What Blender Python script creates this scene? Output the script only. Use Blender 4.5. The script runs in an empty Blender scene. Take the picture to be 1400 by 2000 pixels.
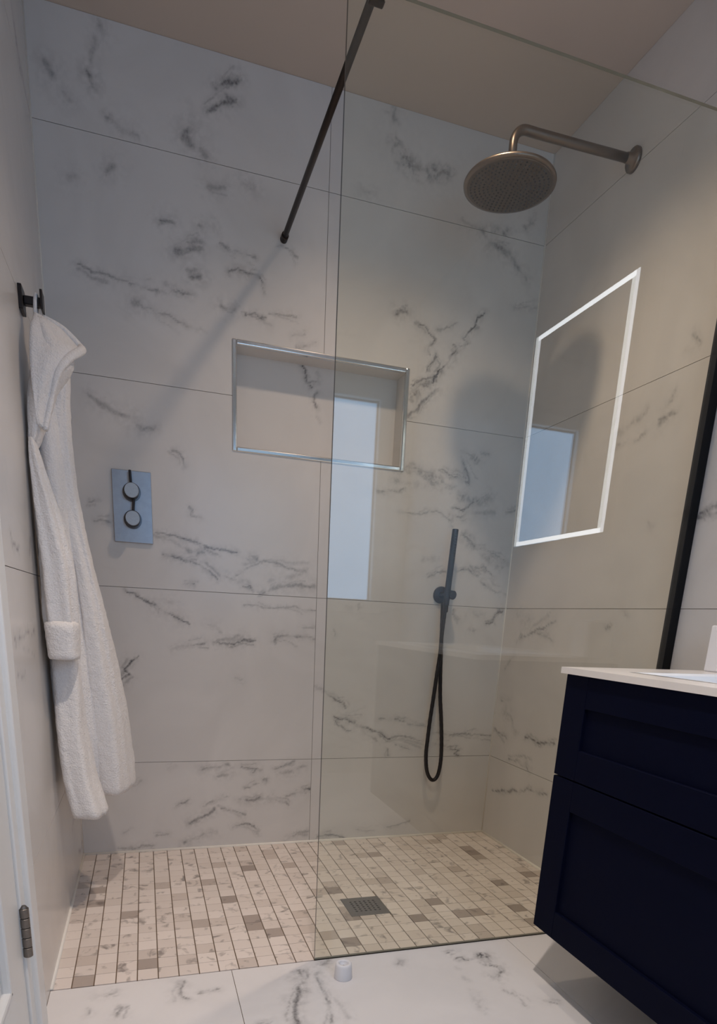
import bpy, bmesh, math, random
import numpy as np
from mathutils import Matrix, Vector

# ------------------------------------------------------------------ camera
scene = bpy.context.scene
col = scene.collection
cam_d = bpy.data.cameras.new('camera')
cam = bpy.data.objects.new('camera', cam_d)
col.objects.link(cam)
_R = [[0.954653, 0.038234, -0.295255], [-0.294154, 0.274173, -0.915589], [0.045944, 0.96092, 0.272987]]
cam.matrix_world = Matrix.Translation((0.248, -2.4129, 0.891)) @ Matrix(_R).to_4x4()
cam_d.sensor_fit = 'AUTO'
cam_d.sensor_width = 36.0
cam_d.lens = 1250.12 / 2000 * 36.0
cam_d.shift_x = (700 - 681.65) / 2000
cam_d.shift_y = (1562.3 - 1000) / 2000
cam_d.clip_start = 0.02
scene.camera = cam

# ------------------------------------------------------------------ world and exposure
wd = bpy.data.worlds.new('world'); scene.world = wd; wd.use_nodes = True
wd.node_tree.nodes['Background'].inputs[0].default_value = (0.55, 0.68, 0.85, 1)
wd.node_tree.nodes['Background'].inputs[1].default_value = 0.3
vs = scene.view_settings
vs.view_transform = 'Standard'; vs.look = 'None'; vs.gamma = 1.0; vs.exposure = 0.0
vs.use_curve_mapping = False

# light levels of the lamps and the window (the lamps themselves are built further down)
SHOWER_LAMP = 33.0
ROOM_LAMP = 76.0
LAMP_COLOUR = (1.0, 0.765, 0.57)
ROOM_LAMP_COLOUR = (1.0, 0.865, 0.76)
WINDOW_RADIANCE = (1.15, 2.05, 3.35)
LED_RADIANCE = (6.8, 7.1, 7.6)

# ------------------------------------------------------------------ dimensions (metres)
W = 1.657          # width between the side walls
GY = -0.922        # plane of the glass screen, edge of the mosaic floor
YR = -3.0          # rear wall
ZC = 2.455         # ceiling
GX = 0.652         # free edge of the glass screen
GH = 2.021         # top of the glass
NX0, NX1, NZ0, NZ1, ND = 0.560, 1.169, 1.420, 1.737, 0.092   # wall niche
ZS = [0.0, 0.347, 0.957, 1.579, 2.19, ZC]                     # tile courses
XJ = 0.862         # upright joint in the back wall

# traced marble veins: (surface, half width, strength, points on that surface)
VEINS = [
 ('b',0.0034,0.6,[(0.189,0.958),(0.197,0.941),(0.229,0.931),(0.27,0.912),(0.312,0.886),(0.355,0.864),(0.404,0.844)]),
 ('b',0.01,0.3,[(0.294,0.898),(0.33,0.878),(0.373,0.858)]),
 ('b',0.0034,0.35,[(0.455,0.843),(0.493,0.832),(0.513,0.814)]),
 ('b',0.0034,0.5,[(0.339,0.754),(0.371,0.764),(0.415,0.775),(0.454,0.779)]),
 ('b',0.0034,0.6,[(0.499,0.78),(0.552,0.786),(0.585,0.794),(0.635,0.793)]),
 ('b',0.008,0.25,[(0.539,0.798),(0.585,0.803)]),
 ('b',0.0034,0.75,[(0.224,0.731),(0.195,0.705),(0.179,0.68),(0.194,0.669),(0.168,0.648),(0.14,0.625)]),
 ('b',0.0034,0.65,[(0.14,0.619),(0.164,0.619),(0.145,0.606)]),
 ('b',0.0034,0.35,[(0.598,0.922),(0.651,0.918),(0.705,0.914),(0.759,0.922),(0.814,0.917),(0.863,0.909)]),
 ('b',0.0034,0.45,[(0.809,0.851),(0.865,0.849)]),
 ('b',0.0034,0.4,[(0.706,0.811),(0.74,0.819),(0.789,0.814),(0.831,0.815),(0.866,0.813)]),
 ('b',0.0034,0.55,[(0.709,0.811),(0.703,0.794)]),
 ('b',0.0034,0.2,[(0.565,0.658),(0.588,0.652)]),
 ('b',0.01,0.28,[(0.319,0.917),(0.344,0.918)]),
 ('b',0.006,0.4,[(0.44,0.311),(0.488,0.32),(0.536,0.33)]),
 ('b',0.006,0.35,[(0.494,0.288),(0.55,0.301)]),
 ('b',0.0034,0.3,[(0.314,0.321),(0.334,0.331)]),
 ('b',0.0034,0.45,[(0.585,0.325),(0.627,0.317),(0.648,0.313),(0.627,0.299)]),
 ('b',0.0034,0.4,[(0.713,0.311),(0.764,0.332),(0.793,0.342)]),
 ('b',0.008,0.3,[(0.735,0.296),(0.786,0.298),(0.83,0.316)]),
 ('b',0.0034,0.5,[(0.67,0.268),(0.685,0.271),(0.681,0.26)]),
 ('b',0.0034,0.5,[(0.599,0.237),(0.642,0.247)]),
 ('b',0.0034,0.55,[(0.336,0.174),(0.37,0.184),(0.384,0.19)]),
 ('b',0.0034,0.45,[(0.445,0.18),(0.486,0.19),(0.535,0.203)]),
 ('b',0.006,0.5,[(0.578,0.19),(0.628,0.184),(0.657,0.194),(0.7,0.189)]),
 ('b',0.0034,0.45,[(0.715,0.184),(0.759,0.175),(0.771,0.155)]),
 ('b',0.006,0.5,[(0.382,0.102),(0.416,0.123),(0.458,0.136),(0.479,0.157)]),
 ('b',0.0034,0.45,[(0.507,0.156),(0.549,0.143),(0.599,0.125)]),
 ('b',0.0034,0.65,[(0.549,0.079),(0.585,0.092),(0.628,0.082),(0.658,0.065),(0.647,0.05),(0.636,0.062)]),
 ('b',0.006,0.5,[(0.366,0.021),(0.408,0.041),(0.457,0.057),(0.485,0.059)]),
 ('b',0.0034,0.3,[(0.265,0.061),(0.306,0.062)]),
 ('b',0.0034,0.4,[(0.119,0.018),(0.171,0.015),(0.251,0.021)]),
 ('b',0.0034,0.25,[(0.141,0.079),(0.174,0.091)]),
 ('b',0.0034,0.4,[(0.759,0.198),(0.818,0.211),(0.859,0.224)]),
 ('b',0.0034,0.7,[(0.833,0.225),(0.861,0.228)]),
 ('b',0.0034,0.4,[(0.77,0.016),(0.807,0.033)]),
 ('b',0.0034,0.4,[(0.807,0.041),(0.861,0.046)]),
 ('b',0.0034,0.25,[(0.188,0.261),(0.215,0.278)]),
 ('b',0.0034,0.55,[(0.324,1.07),(0.36,1.063),(0.409,1.055),(0.445,1.039),(0.476,1.02),(0.498,1.0)]),
 ('b',0.0034,0.5,[(0.395,0.976),(0.419,0.977)]),
 ('b',0.0034,0.65,[(0.533,1.015),(0.572,1.005),(0.604,0.997),(0.614,0.979),(0.598,0.985)]),
 ('b',0.0034,0.35,[(0.565,1.02),(0.598,1.04),(0.637,1.061),(0.65,1.074)]),
 ('b',0.0034,0.45,[(0.617,1.084),(0.64,1.083)]),
 ('b',0.0034,0.4,[(0.656,1.068),(0.702,1.065),(0.756,1.056),(0.817,1.048)]),
 ('b',0.007,0.4,[(0.69,0.98),(0.757,0.991),(0.812,0.997),(0.853,0.996)]),
 ('b',0.01,0.25,[(0.69,1.009),(0.75,1.025),(0.804,1.041)]),
 ('b',0.0034,0.45,[(0.65,0.962),(0.677,0.973)]),
 ('b',0.0034,0.45,[(0.098,1.861),(0.138,1.856),(0.19,1.854),(0.231,1.844),(0.273,1.837),(0.315,1.828),(0.359,1.837),(0.392,1.845),(0.431,1.847)]),
 ('b',0.016,0.3,[(0.354,1.846),(0.381,1.846)]),
 ('b',0.0034,0.35,[(0.245,1.797),(0.271,1.792),(0.314,1.779),(0.357,1.772),(0.39,1.762),(0.424,1.757),(0.463,1.753)]),
 ('b',0.009,0.35,[(0.255,1.794),(0.271,1.794)]),
 ('b',0.007,0.45,[(0.384,1.946),(0.417,1.957),(0.461,1.967)]),
 ('b',0.007,0.35,[(0.423,1.979),(0.467,1.987)]),
 ('b',0.0034,0.4,[(0.517,1.991),(0.556,1.98),(0.596,1.972),(0.631,1.971)]),
 ('b',0.007,0.5,[(0.426,1.892),(0.46,1.891)]),
 ('b',0.0034,0.55,[(0.545,1.917),(0.573,1.932),(0.614,1.932),(0.637,1.926),(0.649,1.903)]),
 ('b',0.0034,0.4,[(0.706,2.021),(0.748,2.014),(0.766,1.998)]),
 ('b',0.007,0.45,[(0.521,1.825),(0.561,1.824)]),
 ('b',0.0034,0.5,[(0.596,1.817),(0.62,1.821),(0.644,1.812),(0.668,1.811)]),
 ('b',0.0034,0.35,[(0.68,1.823),(0.728,1.833),(0.764,1.836)]),
 ('b',0.0034,0.3,[(0.753,1.777),(0.79,1.788)]),
 ('b',0.0034,0.4,[(0.766,1.748),(0.822,1.764)]),
 ('b',0.0034,0.35,[(0.643,1.902),(0.652,1.879)]),
 ('b',0.007,0.35,[(0.108,1.522),(0.16,1.498),(0.203,1.478),(0.246,1.463),(0.268,1.447),(0.308,1.451)]),
 ('b',0.01,0.35,[(0.23,1.471),(0.252,1.466)]),
 ('b',0.0034,0.45,[(0.363,1.396),(0.386,1.388),(0.392,1.367),(0.397,1.351)]),
 ('b',0.0034,0.4,[(0.095,1.212),(0.128,1.22)]),
 ('b',0.0034,0.35,[(0.108,1.163),(0.159,1.159)]),
 ('b',0.0034,0.35,[(0.406,1.228),(0.418,1.218),(0.412,1.2),(0.448,1.195)]),
 ('b',0.0034,0.55,[(0.297,1.139),(0.338,1.137),(0.38,1.128),(0.422,1.114),(0.471,1.103),(0.521,1.098),(0.572,1.095)]),
 ('b',0.0034,0.45,[(0.459,1.099),(0.496,1.078)]),
 ('b',0.0034,0.4,[(0.428,1.079),(0.452,1.087)]),
 ('b',0.0034,0.35,[(0.324,1.072),(0.372,1.063),(0.427,1.061)]),
 ('b',0.0034,0.4,[(0.611,1.083),(0.64,1.079)]),
 ('b',0.008,0.45,[(0.192,2.439),(0.203,2.428)]),
 ('b',0.009,0.6,[(0.157,2.323),(0.162,2.3)]),
 ('b',0.008,0.25,[(0.176,2.407),(0.17,2.354)]),
 ('b',0.011,0.4,[(0.053,2.319),(0.061,2.301)]),
 ('b',0.01,0.35,[(0.091,2.263),(0.105,2.254)]),
 ('b',0.014,0.4,[(0.191,2.245),(0.21,2.232)]),
 ('b',0.007,0.3,[(0.21,2.232),(0.248,2.216),(0.288,2.207)]),
 ('b',0.009,0.35,[(0.193,2.11),(0.214,2.125)]),
 ('b',0.01,0.2,[(0.092,2.068),(0.117,2.077)]),
 ('b',0.006,0.6,[(0.51,2.374),(0.547,2.389),(0.579,2.407)]),
 ('b',0.006,0.55,[(0.483,2.31),(0.504,2.328),(0.536,2.343),(0.568,2.351)]),
 ('b',0.008,0.5,[(0.542,2.358),(0.558,2.353)]),
 ('b',0.01,0.45,[(0.435,2.278),(0.445,2.263),(0.413,2.238),(0.444,2.223)]),
 ('b',0.008,0.35,[(0.465,2.215),(0.481,2.2)]),
 ('b',0.007,0.5,[(0.338,2.016),(0.375,2.023)]),
 ('b',0.007,0.4,[(0.462,2.028),(0.501,2.028)]),
 ('b',0.008,0.45,[(0.384,1.953),(0.428,1.966),(0.461,1.967)]),
 ('b',0.007,0.35,[(0.439,1.982),(0.467,1.987)]),
 ('b',0.0034,0.4,[(0.517,1.991),(0.562,1.971)]),
 ('b',0.008,0.35,[(0.491,2.13),(0.535,2.135)]),
 ('b',0.008,0.35,[(0.59,2.159),(0.624,2.152)]),
 ('b',0.006,0.55,[(1.117,1.899),(1.15,1.907)]),
 ('b',0.0034,0.35,[(1.135,1.918),(1.15,1.899)]),
 ('b',0.0034,0.55,[(1.198,1.883),(1.219,1.878),(1.234,1.864),(1.266,1.85),(1.25,1.831),(1.235,1.813),(1.243,1.798)]),
 ('b',0.0034,0.75,[(1.447,1.957),(1.421,1.937),(1.41,1.908),(1.401,1.895),(1.366,1.862),(1.388,1.852),(1.348,1.824),(1.329,1.807),(1.311,1.777),(1.279,1.745),(1.268,1.709)]),
 ('b',0.0034,0.5,[(1.333,1.838),(1.352,1.827)]),
 ('b',0.02,0.42,[(1.342,1.815),(1.299,1.758),(1.267,1.726),(1.228,1.693),(1.19,1.648)]),
 ('b',0.012,0.3,[(1.285,1.757),(1.247,1.712)]),
 ('b',0.0034,0.6,[(1.267,1.796),(1.243,1.762),(1.241,1.745)]),
 ('b',0.0034,0.55,[(1.273,1.727),(1.232,1.719),(1.183,1.692)]),
 ('b',0.006,0.5,[(1.284,1.692),(1.251,1.668),(1.225,1.636),(1.18,1.59)]),
 ('b',0.0034,0.4,[(1.267,1.793),(1.283,1.778),(1.271,1.749)]),
 ('b',0.0034,0.5,[(1.349,1.821),(1.348,1.793),(1.325,1.779)]),
 ('b',0.0034,0.35,[(1.267,1.875),(1.314,1.887),(1.34,1.908)]),
 ('b',0.0034,0.4,[(1.56,1.983),(1.603,1.993),(1.653,2.004)]),
 ('b',0.008,0.4,[(1.459,2.156),(1.496,2.142),(1.538,2.118),(1.581,2.098),(1.598,2.08)]),
 ('b',0.009,0.3,[(1.527,2.121),(1.55,2.109)]),
 ('b',0.024,0.36,[(1.153,1.395),(1.214,1.425),(1.273,1.407),(1.349,1.384),(1.426,1.354),(1.488,1.347),(1.532,1.364)]),
 ('b',0.02,0.15,[(1.19,1.374),(1.276,1.377)]),
 ('b',0.0034,0.3,[(1.179,1.43),(1.243,1.431),(1.302,1.41)]),
 ('b',0.0034,0.6,[(1.322,1.436),(1.367,1.422),(1.421,1.406),(1.444,1.399)]),
 ('b',0.0034,0.5,[(1.405,1.481),(1.42,1.446),(1.443,1.405)]),
 ('b',0.0034,0.6,[(1.386,1.31),(1.416,1.306),(1.438,1.314),(1.459,1.332),(1.502,1.355),(1.532,1.367)]),
 ('b',0.0034,0.45,[(1.404,1.28),(1.44,1.296)]),
 ('b',0.007,0.3,[(1.44,1.299),(1.508,1.302),(1.562,1.309)]),
 ('b',0.016,0.25,[(1.373,1.287),(1.393,1.238)]),
 ('b',0.0034,0.35,[(1.492,1.509),(1.519,1.509)]),
 ('b',0.0034,0.35,[(1.395,1.51),(1.433,1.496),(1.464,1.487)]),
 ('b',0.0034,0.45,[(1.458,1.481),(1.471,1.494)]),
 ('b',0.0034,0.5,[(1.624,1.321),(1.654,1.33)]),
 ('b',0.0034,0.4,[(1.073,1.342),(1.108,1.338),(1.143,1.345),(1.177,1.358)]),
 ('b',0.0034,0.35,[(1.169,1.275),(1.255,1.28),(1.29,1.295),(1.343,1.284),(1.375,1.262)]),
 ('b',0.0034,0.55,[(1.424,1.227),(1.457,1.204),(1.499,1.175),(1.531,1.17)]),
 ('b',0.022,0.34,[(1.441,1.216),(1.541,1.158),(1.609,1.123),(1.652,1.098)]),
 ('b',0.0034,0.55,[(1.423,1.09),(1.469,1.1),(1.511,1.069),(1.554,1.045),(1.605,1.02),(1.648,1.009)]),
 ('b',0.0034,0.45,[(1.523,1.17),(1.58,1.161),(1.623,1.137)]),
 ('b',0.0034,0.45,[(1.5,1.102),(1.546,1.112),(1.574,1.08)]),
 ('b',0.016,0.25,[(1.531,1.104),(1.583,1.067)]),
 ('b',0.0034,0.45,[(1.304,1.057),(1.333,1.072),(1.378,1.081)]),
 ('b',0.012,0.22,[(1.283,1.12),(1.358,1.126)]),
 ('b',0.0034,0.65,[(0.869,0.628),(0.909,0.611),(0.947,0.587),(0.978,0.573),(0.994,0.551)]),
 ('b',0.0034,0.4,[(0.988,0.522),(1.033,0.522),(1.064,0.526)]),
 ('b',0.0034,0.65,[(0.95,0.515),(0.989,0.5),(1.043,0.482),(1.09,0.46),(1.146,0.444),(1.187,0.429)]),
 ('b',0.0034,0.5,[(0.951,0.501),(0.959,0.482),(1.021,0.464)]),
 ('b',0.01,0.3,[(0.973,0.515),(1.035,0.489)]),
 ('b',0.0034,0.4,[(1.142,0.504),(1.189,0.511),(1.238,0.496),(1.288,0.481)]),
 ('b',0.0034,0.4,[(1.179,0.429),(1.242,0.44),(1.309,0.42),(1.342,0.412)]),
 ('b',0.0034,0.4,[(1.288,0.481),(1.345,0.481)]),
 ('b',0.0034,0.35,[(1.213,0.398),(1.279,0.378)]),
 ('b',0.0034,0.35,[(1.174,0.387),(1.184,0.357)]),
 ('b',0.0034,0.35,[(1.38,0.454),(1.44,0.438)]),
 ('b',0.0034,0.45,[(1.457,0.438),(1.525,0.441),(1.586,0.437),(1.648,0.432)]),
 ('b',0.0034,0.45,[(1.385,0.404),(1.445,0.391)]),
 ('b',0.0034,0.55,[(1.463,0.375),(1.507,0.371),(1.482,0.359),(1.509,0.351)]),
 ('b',0.0034,0.6,[(1.628,0.948),(1.614,0.926),(1.608,0.904),(1.576,0.895)]),
 ('b',0.0034,0.6,[(1.62,0.947),(1.637,0.945)]),
 ('b',0.0034,0.4,[(1.423,0.945),(1.418,0.924),(1.444,0.904)]),
 ('b',0.0034,0.5,[(1.496,0.871),(1.514,0.861)]),
 ('b',0.0034,0.35,[(0.983,0.934),(0.998,0.928)]),
 ('b',0.0034,0.35,[(1.026,0.943),(1.031,0.93)]),
 ('b',0.0034,0.35,[(0.933,0.838),(0.941,0.829)]),
 ('b',0.02,0.15,[(1.489,0.934),(1.573,0.917)]),
 ('b',0.0034,0.25,[(1.065,0.046),(1.148,0.029)]),
 ('b',0.0034,0.35,[(1.204,0.047),(1.254,0.052),(1.303,0.066)]),
 ('b',0.0034,0.55,[(0.9,0.015),(0.955,0.024),(1.011,0.013)]),
 ('b',0.022,0.45,[(1.05,2.437),(1.075,2.368),(1.119,2.316),(1.172,2.304),(1.265,2.323)]),
 ('b',0.008,0.5,[(1.34,2.217),(1.41,2.189),(1.436,2.16),(1.519,2.141),(1.546,2.116)]),
 ('b',0.016,0.4,[(1.41,2.189),(1.5,2.197),(1.577,2.229),(1.597,2.258)]),
 ('b',0.008,0.35,[(0.965,2.212),(1.004,2.212)]),
 ('r',0.0034,0.5,[(-0.128,0.846),(-0.177,0.858),(-0.248,0.881),(-0.304,0.895),(-0.357,0.913)]),
 ('r',0.0034,0.6,[(-0.117,0.831),(-0.14,0.85)]),
 ('r',0.0034,0.4,[(-0.25,0.871),(-0.3,0.859),(-0.35,0.842)]),
 ('r',0.03,0.22,[(-0.098,0.922),(-0.179,0.909)]),
 ('r',0.0034,0.4,[(-0.042,0.725),(-0.078,0.758),(-0.103,0.774)]),
 ('r',0.0034,0.5,[(-0.084,0.536),(-0.127,0.535),(-0.165,0.489),(-0.196,0.476)]),
 ('r',0.01,0.4,[(-0.082,0.543),(-0.113,0.533)]),
 ('r',0.0034,0.3,[(-0.043,0.587),(-0.125,0.609)]),
 ('r',0.0034,0.65,[(-0.25,0.475),(-0.301,0.474),(-0.341,0.464),(-0.443,0.484)]),
 ('r',0.0034,0.4,[(-0.007,0.469),(-0.118,0.443)]),
 ('r',0.0034,0.45,[(-0.15,0.365),(-0.26,0.367),(-0.316,0.351)]),
 ('r',0.0034,0.45,[(-0.271,0.377),(-0.31,0.349)]),
 ('r',0.0034,0.55,[(-0.048,0.205),(-0.15,0.232),(-0.245,0.251),(-0.305,0.282),(-0.358,0.278),(-0.44,0.29)]),
 ('r',0.0034,0.3,[(-0.769,1.538),(-0.763,1.509),(-0.746,1.496)]),
 ('r',0.0034,0.55,[(-0.72,1.464),(-0.745,1.472),(-0.779,1.47)]),
 ('r',0.012,0.25,[(-0.554,1.472),(-0.641,1.495),(-0.665,1.517)]),
 ('r',0.0034,0.3,[(-0.554,1.438),(-0.626,1.432),(-0.682,1.448)]),
 ('r',0.0034,0.35,[(-0.806,1.652),(-0.817,1.632),(-0.835,1.618)]),
 ('r',0.015,0.2,[(-0.787,1.617),(-0.813,1.608)]),
 ('r',0.0034,0.4,[(-0.755,1.188),(-0.766,1.187)]),
 ('r',0.0034,0.6,[(-0.921,1.194),(-0.949,1.199),(-0.971,1.205),(-0.993,1.206),(-1.025,1.208)]),
 ('r',0.0034,0.5,[(-0.928,1.189),(-0.974,1.192),(-1.008,1.192)]),
 ('r',0.0034,0.35,[(-0.706,0.935),(-0.721,0.936)]),
 ('r',0.0034,0.4,[(-0.63,0.901),(-0.655,0.905)]),
 ('l',0.0034,0.45,[(-0.894,1.019),(-0.873,1.004),(-0.818,0.993)]),
 ('l',0.0034,0.5,[(-0.962,0.816),(-0.855,0.823),(-0.705,0.827)]),
 ('l',0.0034,0.3,[(-0.96,0.746),(-0.874,0.745)]),
 ('l',0.008,0.3,[(-0.643,1.032),(-0.673,1.002)]),
 ('n',0.0035,0.7,[(0.81,1.73),(0.821,1.713),(0.827,1.681),(0.842,1.666)]),
 ('n',0.0035,0.5,[(0.828,1.676),(0.861,1.69)]),
 ('n',0.0035,0.6,[(0.862,1.657),(0.851,1.632),(0.858,1.608)]),
 ('n',0.0035,0.4,[(0.863,1.714),(0.871,1.703)]),
 ('n',0.0035,0.3,[(0.862,1.575),(0.882,1.558)]),
 ('f',0.0034,0.55,[(0.115,-0.97),(0.138,-0.975),(0.149,-0.964)]),
 ('f',0.0034,0.5,[(0.305,-0.949),(0.302,-1.004),(0.313,-1.033)]),
 ('f',0.0034,0.55,[(0.345,-1.014),(0.38,-1.009)]),
 ('f',0.0034,0.5,[(0.163,-1.032),(0.155,-1.063)]),
 ('f',0.0034,0.35,[(0.093,-1.049),(0.095,-1.017)]),
 ('f',0.006,0.6,[(0.605,-0.968),(0.592,-1.024),(0.563,-1.083),(0.547,-1.156),(0.545,-1.187)]),
 ('f',0.0034,0.55,[(0.628,-0.962),(0.597,-1.026)]),
 ('f',0.018,0.35,[(0.585,-0.983),(0.582,-1.069)]),
 ('f',0.0034,0.35,[(0.46,-1.167),(0.488,-1.166)]),
 ('f',0.02,0.2,[(0.542,-1.087),(0.567,-1.11)]),
 ('f',0.014,0.4,[(0.69,-0.937),(0.624,-0.971),(0.594,-1.011)]),
 ('f',0.0034,0.5,[(0.636,-1.002),(0.635,-1.065),(0.636,-1.132),(0.623,-1.198)]),
 ('f',0.01,0.35,[(0.672,-0.963),(0.643,-0.995)]),
 ('f',0.0034,0.6,[(1.024,-0.969),(1.037,-0.966)]),
 ('f',0.0034,0.6,[(1.034,-1.003),(1.052,-0.996),(1.055,-1.013),(1.076,-1.012)]),
 ('f',0.0034,0.9,[(1.099,-0.996),(1.115,-0.989),(1.11,-1.009),(1.094,-1.011),(1.102,-0.997)]),
 ('f',0.0034,0.8,[(1.123,-1.002),(1.126,-1.023),(1.113,-1.046)]),
 ('f',0.0034,0.8,[(1.105,-1.019),(1.105,-1.045)]),
 ('f',0.0034,0.6,[(1.108,-1.055),(1.126,-1.065)]),
 ('f',0.0034,0.75,[(1.126,-1.054),(1.124,-1.089),(1.092,-1.115),(1.084,-1.109)]),
 ('f',0.0034,0.6,[(1.092,-1.115),(1.09,-1.133)]),
 ('f',0.0034,0.3,[(1.083,-1.168),(1.093,-1.188)]),
 ('f',0.0034,0.4,[(0.865,-0.996),(0.881,-0.969)]),
 ('f',0.015,0.16,[(1.015,-1.059),(1.015,-1.135),(0.991,-1.239)]),
 ('f',0.0034,0.25,[(1.103,-1.182),(1.104,-1.241)]),
 ('f',0.0034,0.45,[(1.17,-1.248),(1.186,-1.256)]),
]
ROBE = {
 'panel': [(1.463,0.06,0.101,-0.52,-0.46),(1.376,0.05,0.092,-0.52,-0.44),(1.285,0.036,0.091,-0.525,-0.43),(1.194,0.031,0.095,-0.525,-0.41),(1.113,0.042,0.105,-0.525,-0.39),(0.994,0.076,0.123,-0.52,-0.36),(0.867,0.082,0.146,-0.52,-0.34),(0.734,0.079,0.165,-0.515,-0.31),(0.594,0.075,0.183,-0.51,-0.29),(0.448,0.078,0.194,-0.505,-0.25),(0.362,0.08,0.195,-0.505,-0.25)],
 'lower': [(0.889,0.006,0.077,-0.56,-0.47),(0.757,0.006,0.084,-0.575,-0.47),(0.568,0.01,0.085,-0.6,-0.47),(0.434,0.021,0.103,-0.62,-0.48),(0.334,0.042,0.132,-0.64,-0.5)],
 'sleeve': [(1.26,0.006,0.021,-0.62,-0.55),(1.183,0.006,0.041,-0.63,-0.555),(1.095,0.01,0.065,-0.645,-0.56),(0.982,0.013,0.087,-0.65,-0.565),(0.835,0.013,0.088,-0.65,-0.57)],
 'cuff': [(0.851,0.012,0.093,-0.66,-0.562),(0.836,0.012,0.093,-0.664,-0.56),(0.8,0.014,0.091,-0.664,-0.56),(0.759,0.017,0.089,-0.664,-0.56)],
 'yoke': [(1.534,0.031,0.053,-0.53,-0.48),(1.491,0.026,0.082,-0.56,-0.46),(1.453,0.02,0.117,-0.58,-0.455),(1.418,0.017,0.098,-0.595,-0.455),(1.374,0.01,0.068,-0.605,-0.47),(1.325,0.006,0.053,-0.61,-0.49),(1.273,0.006,0.034,-0.61,-0.52),(1.226,0.006,0.014,-0.605,-0.55)],
}

# ------------------------------------------------------------------ helpers
rng = random.Random(7)

def link(o, parent=None):
    col.objects.link(o)
    if parent is not None:
        o.parent = parent
    return o

def obj(name, bm, mat, parent=None, smooth=False, loc=None):
    me = bpy.data.meshes.new(name)
    bmesh.ops.recalc_face_normals(bm, faces=bm.faces)
    bm.to_mesh(me); bm.free()
    for m in (mat if isinstance(mat, (list, tuple)) else [mat]):
        me.materials.append(m)
    if smooth:
        me.polygons.foreach_set('use_smooth', [True] * len(me.polygons))
    o = bpy.data.objects.new(name, me)
    if loc is not None:
        o.location = loc
    return link(o, parent)

def thing(name, loc=(0, 0, 0)):
    o = bpy.data.objects.new(name, None)
    o.empty_display_size = 0.05
    o.location = loc
    return link(o)

def tag(o, label, cat, group=None):
    o['label'] = label; o['category'] = cat
    if group: o['group'] = group
    return o

def structure(o, label=None):
    o['kind'] = 'structure'
    if label: o['label'] = label
    return o

def rel(o, base):
    """shift a part built in room coordinates so that it sits under a thing whose Empty is at base"""
    o.location = o.location - Vector(base)
    return o

def bx(bm, x0, x1, y0, y1, z0, z1, bev=0.0, seg=1, mi=0):
    vs_ = [bm.verts.new((x, y, z)) for x in (x0, x1) for y in (y0, y1) for z in (z0, z1)]
    q = [(0, 1, 3, 2), (4, 6, 7, 5), (0, 4, 5, 1), (2, 3, 7, 6), (0, 2, 6, 4), (1, 5, 7, 3)]
    fs = [bm.faces.new([vs_[i] for i in f]) for f in q]
    for f in fs: f.material_index = mi
    if bev > 0:
        es = list({e for f in fs for e in f.edges})
        bmesh.ops.bevel(bm, geom=es, offset=bev, segments=seg, affect='EDGES', profile=0.5)
    return bm

def box(*a, **k):
    return bx(bmesh.new(), *a, **k)

def frame_of(d):
    d = Vector(d).normalized()
    a = Vector((0, 0, 1)) if abs(d.z) < 0.9 else Vector((1, 0, 0))
    u = d.cross(a).normalized(); v = d.cross(u).normalized()
    return d, u, v

def cyl(bm, p0, p1, r0, r1=None, n=32, bev=0.0):
    r1 = r0 if r1 is None else r1
    p0, p1 = Vector(p0), Vector(p1)
    d, u, v = frame_of(p1 - p0)
    prof = [(0.0, r0), (1.0, r1)]
    L = (p1 - p0).length
    rows = []
    if bev > 0:
        prof = [(0, r0 - bev), (bev / L, r0), (1 - bev / L, r1), (1, r1 - bev)]
    for t, r in prof:
        c = p0 + d * (t * L)
        rows.append([bm.verts.new(c + (u * math.cos(2 * math.pi * i / n) + v * math.sin(2 * math.pi * i / n)) * r) for i in range(n)])
    for a, b in zip(rows, rows[1:]):
        for i in range(n):
            bm.faces.new((a[i], a[(i + 1) % n], b[(i + 1) % n], b[i]))
    bm.faces.new(rows[0]); bm.faces.new(rows[-1])
    return bm

def lathe(bm, c, axis, prof, n=48):
    """prof: list of (distance along axis, radius)"""
    c = Vector(c); d, u, v = frame_of(axis)
    rows = []
    for t, r in prof:
        rows.append([bm.verts.new(c + d * t + (u * math.cos(2 * math.pi * i / n) + v * math.sin(2 * math.pi * i / n)) * max(r, 1e-5)) for i in range(n)])
    for a, b in zip(rows, rows[1:]):
        for i in range(n):
            bm.faces.new((a[i], a[(i + 1) % n], b[(i + 1) % n], b[i]))
    bm.faces.new(rows[0]); bm.faces.new(rows[-1])
    return bm

def catmull(pts, sub):
    pts = [Vector(p) for p in pts]
    P = [pts[0] * 2 - pts[1]] + pts + [pts[-1] * 2 - pts[-2]]
    out = []
    for i in range(1, len(P) - 2):
        a, b, c, d = P[i - 1:i + 3]
        for k in range(sub):
            t = k / sub
            out.append(0.5 * ((2 * b) + (c - a) * t + (2 * a - 5 * b + 4 * c - d) * t * t + (3 * b - a - 3 * c + d) * t ** 3))
    out.append(pts[-1])
    return out

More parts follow.
